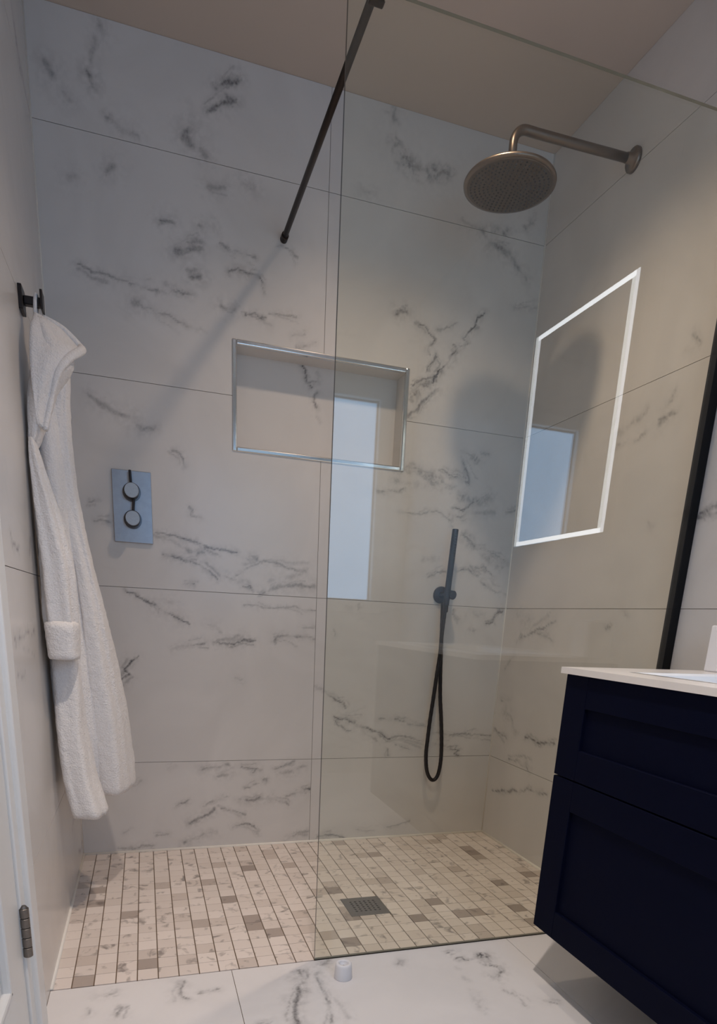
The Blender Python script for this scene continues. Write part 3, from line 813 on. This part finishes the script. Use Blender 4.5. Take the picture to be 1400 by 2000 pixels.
# polished metal edge around the niche
bm = bmesh.new()
e0, e1 = 0.006, 0.009
ox0, ox1, oz0, oz1 = NX0 - e0, NX1 + e0, NZ0 - e0, NZ1 + e0
for (xa, xb, za, zb) in ((ox0, NX0 + e1, oz0, oz1), (NX1 - e1, ox1, oz0, oz1), (NX0 + e1, NX1 - e1, oz0, NZ0 + e1), (NX0 + e1, NX1 - e1, NZ1 - e1, oz1)):
    bx(bm, xa, xb, -.004, .012, za, zb, bev=.0035, seg=3)
structure(obj('trim_6', bm, M['chrome'], smooth=False), 'polished metal edge framing the wall niche')

# ------------------------------------------------------------------ door in the left wall
bm = bmesh.new()
xf = 0.004                                        # face of the leaf
st_, rl = 0.118, 0.235                            # stile and bottom rail
bx(bm, -.036, xf - .012, DY1, DY0, 0.006, DZ)     # sunk field
for a in ((DY1, DY1 + st_, 0.006, DZ), (DY0 - st_, DY0, 0.006, DZ), (DY1 + st_, DY0 - st_, 0.006, rl), (DY1 + st_, DY0 - st_, DZ - .12, DZ), (DY1 + st_, DY0 - st_, 0.93, 1.08)):
    bx(bm, xf - .013, xf, a[0], a[1], a[2], a[3])
door = structure(obj('door_1', bm, M['door_paint']), 'white panelled door in the tiled wall')
bm = bmesh.new()
for za, zb in ((rl, .93), (1.08, DZ - .12)):      # moulding round the fields
    ya, yb = DY1 + st_, DY0 - st_
    for a in ((ya, ya + .012, za, zb), (yb - .012, yb, za, zb), (ya, yb, za, za + .012), (ya, yb, zb - .012, zb)):
        bx(bm, xf - .013, xf + .003, a[0], a[1], a[2], a[3], bev=.004, seg=2)
obj('moulding', bm, M['door_paint'], door)
bm = bmesh.new()                                  # lining and architrave
for (ya, yb) in ((DY0 + .003, DY0 + .050), (DY1 - .050, DY1 - .003)):
    bx(bm, -.10, .010, ya, yb, 0.0, DZ + .05, bev=.003, seg=2)
bx(bm, -.10, .010, DY1 - .050, DY0 + .050, DZ + .004, DZ + .05, bev=.003, seg=2)
for (ya, yb) in ((DY0 + .040, DY0 + .104), (DY1 - .104, DY1 - .040)):
    bx(bm, .0005, .020, ya, yb, 0.0, DZ + .104, bev=.005, seg=3)
bx(bm, .0005, .020, DY1 - .104, DY0 + .104, DZ + .040, DZ + .104, bev=.005, seg=3)
obj('door_frame', bm, M['door_paint'], door)
for hz in (0.292, 1.75):
    bm = bmesh.new()
    for k in range(5):
        cyl(bm, (.013, DY0 + .006, hz - .05 + k * .0202), (.013, DY0 + .006, hz - .05 + k * .0202 + .0192), .0085, n=16, bev=.001)
    h = obj('hinge', bm, M['hinge'], door, smooth=False)
    cap = obj('pin_cap', cyl(bmesh.new(), (.013, DY0 + .006, hz + .0505), (.013, DY0 + .006, hz + .055), .0070, .004, n=16), M['hinge'], h)

# ------------------------------------------------------------------ downlights in the ceiling
def downlight(x, y, power, colour, label, size, blend):
    root = thing('downlight', (x, y, ZC))
    tag(root, label, 'lamp', 'ceiling downlights')
    b = (0, 0, 0)
    obj('bezel', lathe(bmesh.new(), (0, 0, 0.0), (0, 0, -1), [(0, .045), (.003, .045), (.005, .042), (.005, .034), (.001, .031), (0, .031)], 40), M['chrome'], root, smooth=True)
    obj('lens', cyl(bmesh.new(), (0, 0, -.0004), (0, 0, -.003), .030, n=32), M['lamp'], root)
    ld = bpy.data.lights.new('downlight_beam', 'SPOT')
    ld.energy = power; ld.color = colour; ld.spot_size = math.radians(size); ld.spot_blend = blend; ld.shadow_soft_size = 0.028
    lo = bpy.data.objects.new('downlight_beam', ld); lo.location = (0, 0, -.035); link(lo, root)
    return root
downlight(1.0, -0.70, SHOWER_LAMP, LAMP_COLOUR, 'round recessed ceiling downlight over the shower floor', 128, 1.0)
downlight(0.52, -1.68, ROOM_LAMP, ROOM_LAMP_COLOUR, 'round recessed ceiling downlight in front of the glass screen', 104, 0.9)

# ------------------------------------------------------------------ glass screen
root = thing('glass_screen', (GX, GY, 0)); base = (GX, GY, 0)
tag(root, 'clear frameless glass shower screen with black wall channel', 'glass screen')
bm = box(GX, W - .010, GY - .004, GY + .004, .004, GH)
for fc in bm.faces:
    n = fc.normal; c = fc.calc_center_median()
    ext = max(v.co.y for v in fc.verts) - min(v.co.y for v in fc.verts)
    fc.material_index = (2 if c.z > GH - .001 or c.z < .01 else 1) if ext > .004 else 0
rel(obj('pane', bm, [M['glass'], M['glass_edge'], M['glass_top']], root), base)
rel(obj('wall_channel', box(W - .027, W, GY - .006, GY + .020, .002, GH + .004, bev=.0015), M['black'], root), base)
rel(obj('bottom_seal', box(GX, W - .028, GY - .0042, GY - .0008, .0002, .0036), M['rubber'], root), base)

# ------------------------------------------------------------------ bracing bar from the wall to the top of the glass
root = thing('support_bar', (.718, 0, 2.037)); base = (.718, 0, 2.037)
tag(root, 'slim dark bronze bracing bar from the tiled wall to the top of the glass', 'support bar')
rel(obj('bar', cyl(bmesh.new(), (.718, -.012, 2.037), (.712, GY + .012, 2.037), .0085, n=24), M['bronze'], root, smooth=True), base)
rel(obj('wall_socket', cyl(bmesh.new(), (.718, -.0005, 2.037), (.718, -.030, 2.037), .0115, n=24, bev=.002), M['bronze'], root), base)
bm = bmesh.new()
bx(bm, .697, .727, GY + .0045, GY + .022, 2.008, 2.05, bev=.002); bx(bm, .697, .727, GY - .012, GY - .0045, 2.008, 2.05, bev=.002); bx(bm, .697, .727, GY - .011, GY + .021, 2.0225, 2.05, bev=.001)
rel(obj('glass_clamp', bm, M['bronze'], root), base)

# ------------------------------------------------------------------ overhead shower
HX, HY, HZ = 1.262, -0.450, 2.062
root = thing('rain_shower', (W, HY, 2.205)); base = (W, HY, 2.205)
tag(root, 'round brushed overhead shower on a horizontal wall arm', 'shower head')
az = 2.196
pts = [(W - .008, HY, az + .008), (1.50, HY, az + .004), (1.33, HY, az)]
for k in range(0, 10):
    a = k / 9 * math.pi / 2
    pts.append((HX + .038 - .038 * math.sin(a), HY, az - .038 + .038 * math.cos(a)))
pts += [(HX, HY, HZ + .03)]
rel(obj('arm', tube(bmesh.new(), pts, .0115, 20), M['gunmetal'], root, smooth=True), base)
rel(obj('wall_flange', lathe(bmesh.new(), (W - .0003, HY, az + .008), (-1, 0, 0), [(0, .030), (.008, .030), (.012, .027), (.014, .014), (.03, .0125)], 40), M['gunmetal'], root, smooth=True), base)
h = rel(obj('shower_head', lathe(bmesh.new(), (HX, HY, HZ), (0, 0, 1), [(0, .118), (.0015, .1255), (.006, .1265), (.010, .124), (.0125, .10), (.016, .035), (.022, .020), (.034, .018), (.036, .0125)], 72), M['gunmetal'], root, smooth=True), base)
fp = obj('spray_face', cyl(bmesh.new(), (HX, HY, HZ - .0012), (HX, HY, HZ + .001), .116, .118, n=72), M['head_face'], h)
bm = bmesh.new()
for ring in range(1, 10):
    for k in range(ring * 6):
        a = 2 * math.pi * (k + .3 * ring) / (ring * 6); r = ring * .0118
        lathe(bm, (HX + r * math.cos(a), HY + r * math.sin(a), HZ - .001), (0, 0, -1), [(0, .0028), (.0025, .0018)], 6)
nz = obj('nozzles', bm, M['nozzle'], h); nz['kind'] = 'stuff'
cyl_b = rel(obj('swivel_nut', cyl(bmesh.new(), (HX, HY, HZ + .034), (HX, HY, HZ + .05), .0165, n=6, bev=.001), M['gunmetal'], root), base)

# ------------------------------------------------------------------ valve plate
base = (.227, 0, 1.21)
root = thing('shower_valve', base)
tag(root, 'brushed steel thermostat plate with two round levers beside the robe', 'shower valve')
rel(obj('plate', box(.166, .288, -.009, .0, 1.100, 1.319, bev=.0012, seg=2), M['steel'], root), base)
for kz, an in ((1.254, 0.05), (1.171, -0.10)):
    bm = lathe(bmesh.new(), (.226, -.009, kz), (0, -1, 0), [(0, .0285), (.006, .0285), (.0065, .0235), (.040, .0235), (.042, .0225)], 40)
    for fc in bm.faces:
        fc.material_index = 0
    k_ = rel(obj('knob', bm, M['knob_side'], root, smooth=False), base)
    obj('knob_face', cyl(bmesh.new(), (.226, -.0505, kz), (.226, -.0525, kz), .0222, n=40, bev=.0006), M['knob'], k_)
    dx, dz = math.sin(an) * .062, math.cos(an) * .062
    obj('lever_pin', cyl(bmesh.new(), (.226, -.032, kz), (.226 - dx, -.034, kz + dz), .0042, n=14, bev=.001), M['dark_metal'], k_)

# ------------------------------------------------------------------ hand shower
base = (1.366, 0, .993)
root = thing('hand_shower', base)
tag(root, 'slim dark stick hand shower with looped hose on the tiled wall', 'hand shower')
rel(obj('wall_plate', lathe(bmesh.new(), (1.362, -.0002, .994), (0, -1, 0), [(0, .032), (.008, .032), (.010, .030), (.012, .012)], 40), M['dark_metal'], root, smooth=True), base)
bm = cyl(bmesh.new(), (1.362, -.010, .994), (1.372, -.058, .997), .0125, n=24)
cyl(bm, (1.372, -.046, .997), (1.382, -.076, .993), .0165, n=24, bev=.002)
rel(obj('holder', bm, M['dark_metal'], root), base)
hs = rel(obj('handset', cyl(bmesh.new(), (1.360, -.060, .955), (1.371, -.066, 1.228), .0118, n=28, bev=.0015), M['dark_metal'], root, smooth=False), base)
bm = bmesh.new()
for k in range(9):
    bx(bm, 1.3655, 1.3725, -.0786, -.0776, 1.125 + k * .01, 1.129 + k * .01)
nz = obj('spray_nozzles', bm, M['nozzle'], hs); nz['kind'] = 'stuff'
hp = [(1.360, -.060, .958), (1.358, -.056, .90), (1.358, -.050, .84), (1.359, -.046, .77), (1.354, -.043, .69), (1.348, -.042, .60), (1.341, -.042, .51), (1.337, -.042, .43), (1.335, -.042, .37), (1.341, -.042, .315),
      (1.352, -.041, .280), (1.369, -.040, .258), (1.386, -.039, .258), (1.399, -.038, .278), (1.406, -.037, .32), (1.407, -.036, .37), (1.402, -.035, .44), (1.393, -.034, .52), (1.382, -.033, .60), (1.374, -.032, .70), (1.369, -.030, .80), (1.365, -.028, .90), (1.364, -.022, .965)]
hs_pts = catmull(hp, 8)
rel(obj('hose', tube(bmesh.new(), hs_pts, lambda t: .0078 + .0004 * math.sin(t * 1500), 12), M['dark_metal'], root, smooth=True), base)
rel(obj('hose_nut', cyl(bmesh.new(), (1.3595, -.0597, .93), (1.3602, -.060, .957), .0102, n=20, bev=.001), M['dark_metal'], root), base)

# ------------------------------------------------------------------ floor drain
base = (.8945, -.629, 0)
root = thing('floor_drain', base)
tag(root, 'square brushed steel floor drain set in the mosaic', 'drain')
rel(obj('grate', box(DR[0] + .001, DR[1] - .001, DR[2] + .001, DR[3] - .001, -.0034, .0006, bev=.0006), M['drain'], root), base)
bm = bmesh.new()
for i in range(6):
    for j in range(6):
        cx = base[0] + (i - 2.5) * .0155; cy = base[1] + (j - 2.5) * .0135
        s = .0052 if (i + j) % 2 == 0 else .0046
        vs4 = [bm.verts.new((cx + s, cy, .0008)), bm.verts.new((cx, cy + s, .0008)), bm.verts.new((cx - s, cy, .0008)), bm.verts.new((cx, cy - s, .0008))]
        lo4 = [bm.verts.new((v.co.x, v.co.y, -.002)) for v in vs4]
        bm.faces.new(vs4); bm.faces.new(lo4)
        for k in range(4): bm.faces.new((vs4[k], vs4[(k + 1) % 4], lo4[(k + 1) % 4], lo4[k]))
o = rel(obj('grate_holes', bm, M['hole'], root), base); o['kind'] = 'stuff'

# ------------------------------------------------------------------ door stop on the floor
base = (.703, -1.022, 0)
root = thing('door_stop', base)
tag(root, 'small white cylindrical door stop on the marble floor by the glass', 'door stop')
obj('sleeve', lathe(bmesh.new(), (0, 0, .0), (0, 0, 1), [(0, .0225), (.002, .0235), (.034, .0215), (.040, .0205), (.0425, .0185), (.0425, .0130), (.040, .0115), (.030, .0112), (.030, .004)], 40), M['plastic'], root, smooth=True)
obj('screw_head', cyl(bmesh.new(), (0, 0, .0295), (0, 0, .033), .006, n=16, bev=.001), M['hinge'], root)

# ------------------------------------------------------------------ vanity unit
VX, VY0, VY1, VZ0, VZ1 = 1.170, -1.137, -1.997, .160, .792
base = (W, (VY0 + VY1) / 2, VZ0)
root = thing('vanity_unit', base)
tag(root, 'wall-hung navy shaker vanity unit with two wide drawers', 'vanity')
bm = bmesh.new()
for a in ((VX + .020, W - .001, VY1 + .001, VY1 + .019, VZ0 + .001, VZ1), (VX + .020, W - .001, VY0 - .019, VY0 - .001, VZ0 + .001, VZ1),
          (VX + .020, W - .001, VY1 + .019, VY0 - .019, VZ0 + .001, VZ0 + .019), (W - .012, W - .001, VY1 + .019, VY0 - .019, VZ0 + .019, VZ1 - .12)):
    bx(bm, *a)
rel(obj('carcass', bm, M['navy'], root), base)
def drawer(za, zb, fw):
    bm = bmesh.new()
    ya, yb = VY1, VY0
    bx(bm, VX + .009, VX + .0195, ya + .002, yb - .002, za + .002, zb - .002)
    for a in ((yb - fw, yb, za, zb), (ya, ya + fw, za, zb), (ya + fw, yb - fw, za, za + fw * .9), (ya + fw, yb - fw, zb - fw * .9, zb)):
        bx(bm, VX, VX + .0195, a[0], a[1], a[2], a[3], bev=.0012)
    return rel(obj('drawer_front', bm, M['navy'], root), base)
drawer(.5570, VZ1 - .001, .078)
drawer(VZ0, .5535, .078)

# worktop with the sunk basin
BX0, BX1, BY0, BY1 = 1.245, 1.560, -1.255, -1.86
TZ = .8065
bm = bmesh.new()
tx0, ty0, ty1 = 1.158, -1.129, -2.005
for a in ((tx0, BX0, ty1, ty0), (BX1, W, ty1, ty0), (BX0, BX1, BY0, ty0), (BX0, BX1, ty1, BY1)):
    bx(bm, a[0], a[1], a[2], a[3], VZ1 + .0005, TZ)
root = thing('worktop', (W, -1.567, VZ1)); b2 = (W, -1.567, VZ1)
tag(root, 'pale stone worktop with a sunk white basin on the navy vanity', 'worktop')
rel(obj('slab', bm, M['worktop'], root), b2)
bm = bmesh.new()
top_ = [(BX0, BY1), (BX1, BY1), (BX1, BY0), (BX0, BY0)]
def inset(d): return [(BX0 + d, BY1 + d), (BX1 - d, BY1 + d), (BX1 - d, BY0 - d), (BX0 + d, BY0 - d)]
rings = []
for d, z in ((-.004, TZ + .0006), (.006, TZ + .0006), (.012, TZ - .004), (.03, TZ - .09), (.06, TZ - .105)):
    rings.append([bm.verts.new((x, y, z)) for x, y in inset(d)])
for a, b in zip(rings, rings[1:]):
    for k in range(4): bm.faces.new((a[k], a[(k + 1) % 4], b[(k + 1) % 4], b[k]))
bm.faces.new(rings[-1])
rel(obj('basin', bm, M['ceramic'], root), b2)

# white block on the worktop
base = (1.588, -1.19, TZ)
root = thing('soap_dispenser', base)
tag(root, 'white block-shaped dispenser standing on the pale worktop beside the basin', 'dispenser')
obj('bottle', box(-.043, .043, -.040, .040, .0002, .108, bev=.004, seg=3), M['plastic'], root)
obj('cap', box(-.03, .03, -.028, .028, .1082, .114, bev=.002, seg=2), M['plastic'], root)

# ------------------------------------------------------------------ lit mirror above the vanity
MY0, MY1, MZ0, MZ1 = -1.264, -1.776, 1.184, 1.885
base = (W, (MY0 + MY1) / 2, MZ0)
root = thing('lit_mirror', base)
tag(root, 'rectangular wall mirror with a glowing white border above the vanity', 'mirror')
rel(obj('back_box', box(W - .026, W - .0002, MY1 + .002, MY0 - .002, MZ0 + .002, MZ1 - .002), M['chrome'], root), base)
rel(obj('mirror_glass', box(W - .030, W - .0262, MY1, MY0, MZ0, MZ1), M['mirror'], root), base)
bm = bmesh.new(); s = .014; e = .002
for a in ((MY1 + e, MY1 + e + s, MZ0 + e, MZ1 - e), (MY0 - e - s, MY0 - e, MZ0 + e, MZ1 - e), (MY1 + e + s, MY0 - e - s, MZ0 + e, MZ0 + e + s), (MY1 + e + s, MY0 - e - s, MZ1 - e - s, MZ1 - e)):
    bx(bm, W - .0308, W - .0298, a[0], a[1], a[2], a[3])
rel(obj('light_border', bm, M['led'], root), base)

# ------------------------------------------------------------------ robe hook
base = (0, -.50, 1.569)
root = thing('robe_hook', base)
tag(root, 'square dark metal robe hook on the tiled wall', 'hook')
rel(obj('wall_plate', box(.0002, .009, -.525, -.475, 1.544, 1.594, bev=.001), M['dark_metal'], root), base)
rel(obj('post', box(.0088, .0460, -.509, -.491, 1.560, 1.578, bev=.002), M['dark_metal'], root), base)
rel(obj('end_plate', box(.0455, .0510, -.519, -.481, 1.552, 1.592, bev=.001), M['dark_metal'], root), base)

# ------------------------------------------------------------------ towelling robe
def loft(rows, n=64, p=2.6, folds=(), per=0.012, seed=1, noise=.0016, rnd=True):
    """closed soft body through rows (z, x_left, x_right, y_near, y_far), with fold waves round it"""
    rows = sorted(rows, key=lambda r: -r[0])
    z = np.array([r[0] for r in rows]); A = np.array([r[1:] for r in rows])
    zz = np.linspace(z[0], z[-1], max(8, int((z[0] - z[-1]) / per)))
    # smooth interpolation of the four outlines
    out = np.column_stack([np.interp(-zz, -z, A[:, k]) for k in range(4)])
    ker = np.array([1, 2, 3, 2, 1]) / 9.0
    for k in range(4):
        c = np.concatenate([[out[0, k]] * 2, out[:, k], [out[-1, k]] * 2]); out[:, k] = np.convolve(c, ker, 'valid')
    bm = bmesh.new(); rings = []
    m = len(zz)
    for i in range(m):
        xl, xr, yn, yf = out[i]
        endk = 1.0
        if rnd:
            t_ = min(i, m - 1 - i)
            endk = ((0.80, 0.94, 0.985)[t_] if t_ < 3 else 1.0) if i < m / 2 else ((0.93, 0.985, 1.0)[t_] if t_ < 3 else 1.0)
        cx, cy = (xl + xr) / 2, (yn + yf) / 2; a, b = (xr - xl) / 2 * endk, (yf - yn) / 2 * endk
        ring = []
        for k in range(n):
            th = 2 * math.pi * k / n
            c, s = math.cos(th), math.sin(th)
            x = a * math.copysign(abs(c) ** (2 / p), c); y = b * math.copysign(abs(s) ** (2 / p), s)
            w = 0.0
            for (amp, fr, ph, gz) in folds:
                g = (i / m) ** gz
                w += amp * g * math.sin(fr * th + ph + 1.3 * math.sin(zz[i] * 5 + ph))
            w += noise * (float(vnoise(np.array([k * .9 + 3 * seed]), np.array([i * .9]), seed)[0]) - .5) * 2
            L = math.hypot(x, y) + 1e-6
            px_, py_ = cx + x * (1 + w / L), cy + y * (1 + w / L)
            ring.append(bm.verts.new((max(px_, .0035), py_, zz[i])))
        rings.append(ring)
    for r0, r1 in zip(rings, rings[1:]):
        for k in range(n):
            bm.faces.new((r0[k], r0[(k + 1) % n], r1[(k + 1) % n], r1[k]))
    for r in (rings[0], rings[-1]):
        c = bm.verts.new(sum((v.co for v in r), Vector()) / n)
        for k in range(n): bm.faces.new((r[k], r[(k + 1) % n], c))
    return bm

base = (.06, -.50, .33)
root = thing('bathrobe', base)
tag(root, 'white towelling bathrobe hanging from the dark hook', 'bathrobe')
T = M['terry']
rel(obj('back_panel', loft([(1.50, .020, .060, -.52, -.44), (1.3, .010, .075, -.54, -.40), (1.0, .008, .085, -.55, -.36), (.7, .010, .11, -.54, -.32), (.37, .02, .15, -.50, -.29)], folds=[(.003, 7, 0, .5)], seed=2), T, root, smooth=True), base)
rel(obj('side_panel', loft(ROBE['panel'], folds=[(.0075, 4, 2.4, .5), (.0035, 9, 2.0, .8)], seed=3, p=2.8), T, root, smooth=True), base)
rel(obj('front_panel', loft(ROBE['lower'], folds=[(.005, 5, .4, .6)], seed=4, p=2.6), T, root, smooth=True), base)
sv = rel(obj('sleeve', loft(ROBE['sleeve'], folds=[(.0045, 6, 1.8, .3)], seed=5, p=2.4), T, root, smooth=True), base)
obj('cuff', loft(ROBE['cuff'], folds=[(.0015, 4, 1.0, .3)], seed=6, p=2.6, per=.004, noise=.001), T, sv, smooth=True)
rel(obj('collar', loft(ROBE['yoke'], folds=[(.0025, 5, .7, .4)], seed=7, p=2.3, per=.009), T, root, smooth=True), base)
lip = catmull([(.047, -.50, 1.543), (.088, -.485, 1.528), (.124, -.48, 1.497), (.128, -.52, 1.478), (.104, -.56, 1.447), (.080, -.585, 1.406), (.062, -.59, 1.346), (.045, -.60, 1.28)], 8)
rel(obj('collar_edge', tube(bmesh.new(), lip, lambda t: .0035 + .0065 * math.sin(math.pi * min(1, t * 1.15 + .02)) ** .6 if t < .85 else .006, 12), T, root, smooth=True), base)
# lapel: a thick flap of cloth from the fold beside the wall out to the lip
lft = catmull([(.030, -.515, 1.543), (.026, -.56, 1.50), (.024, -.592, 1.44), (.026, -.612, 1.37), (.030, -.616, 1.29)], 14)
bm = bmesh.new(); nrow, ncol = 40, 14; grid = []
for i in range(nrow + 1):
    t_ = i / nrow
    a = lft[min(len(lft) - 1, int(round(t_ * (len(lft) - 1))))]; b = lip[min(len(lip) - 1, int(round(t_ * (len(lip) - 1))))]
    row = []
    for k in range(ncol + 1):
        s_ = k / ncol
        q = a.lerp(b, s_); bulge = math.sin(math.pi * s_) * .016 * math.sin(math.pi * min(1, t_ + .15))
        row.append((q.x + bulge * .3, q.y - bulge - .002 * math.sin(9 * s_ + 5 * t_), q.z))
    grid.append(row)
front = [[bm.verts.new(c) for c in r] for r in grid]
back = [[bm.verts.new((c[0] - .002, c[1] + .007, c[2] - .001)) for c in r] for r in grid]
for i in range(nrow):
    for k in range(ncol):
        bm.faces.new((front[i][k], front[i][k + 1], front[i + 1][k + 1], front[i + 1][k]))
        bm.faces.new((back[i][k], back[i + 1][k], back[i + 1][k + 1], back[i][k + 1]))
for i in range(nrow):
    for k in (0, ncol): bm.faces.new((front[i][k], front[i + 1][k], back[i + 1][k], back[i][k]))
for k in range(ncol):
    for i in (0, nrow): bm.faces.new((front[i][k], front[i][k + 1], back[i][k + 1], back[i][k]))
rel(obj('lapel', bm, T, root, smooth=True), base)
lp = [(.034 + .002 * math.cos(2 * math.pi * k / 24), -.50 + .0148 * math.sin(2 * math.pi * k / 24), 1.5605 + .0245 * math.cos(2 * math.pi * k / 24)) for k in range(25)]
rel(obj('hanging_loop', tube(bmesh.new(), lp, .0042, 8), T, root, smooth=True), base)
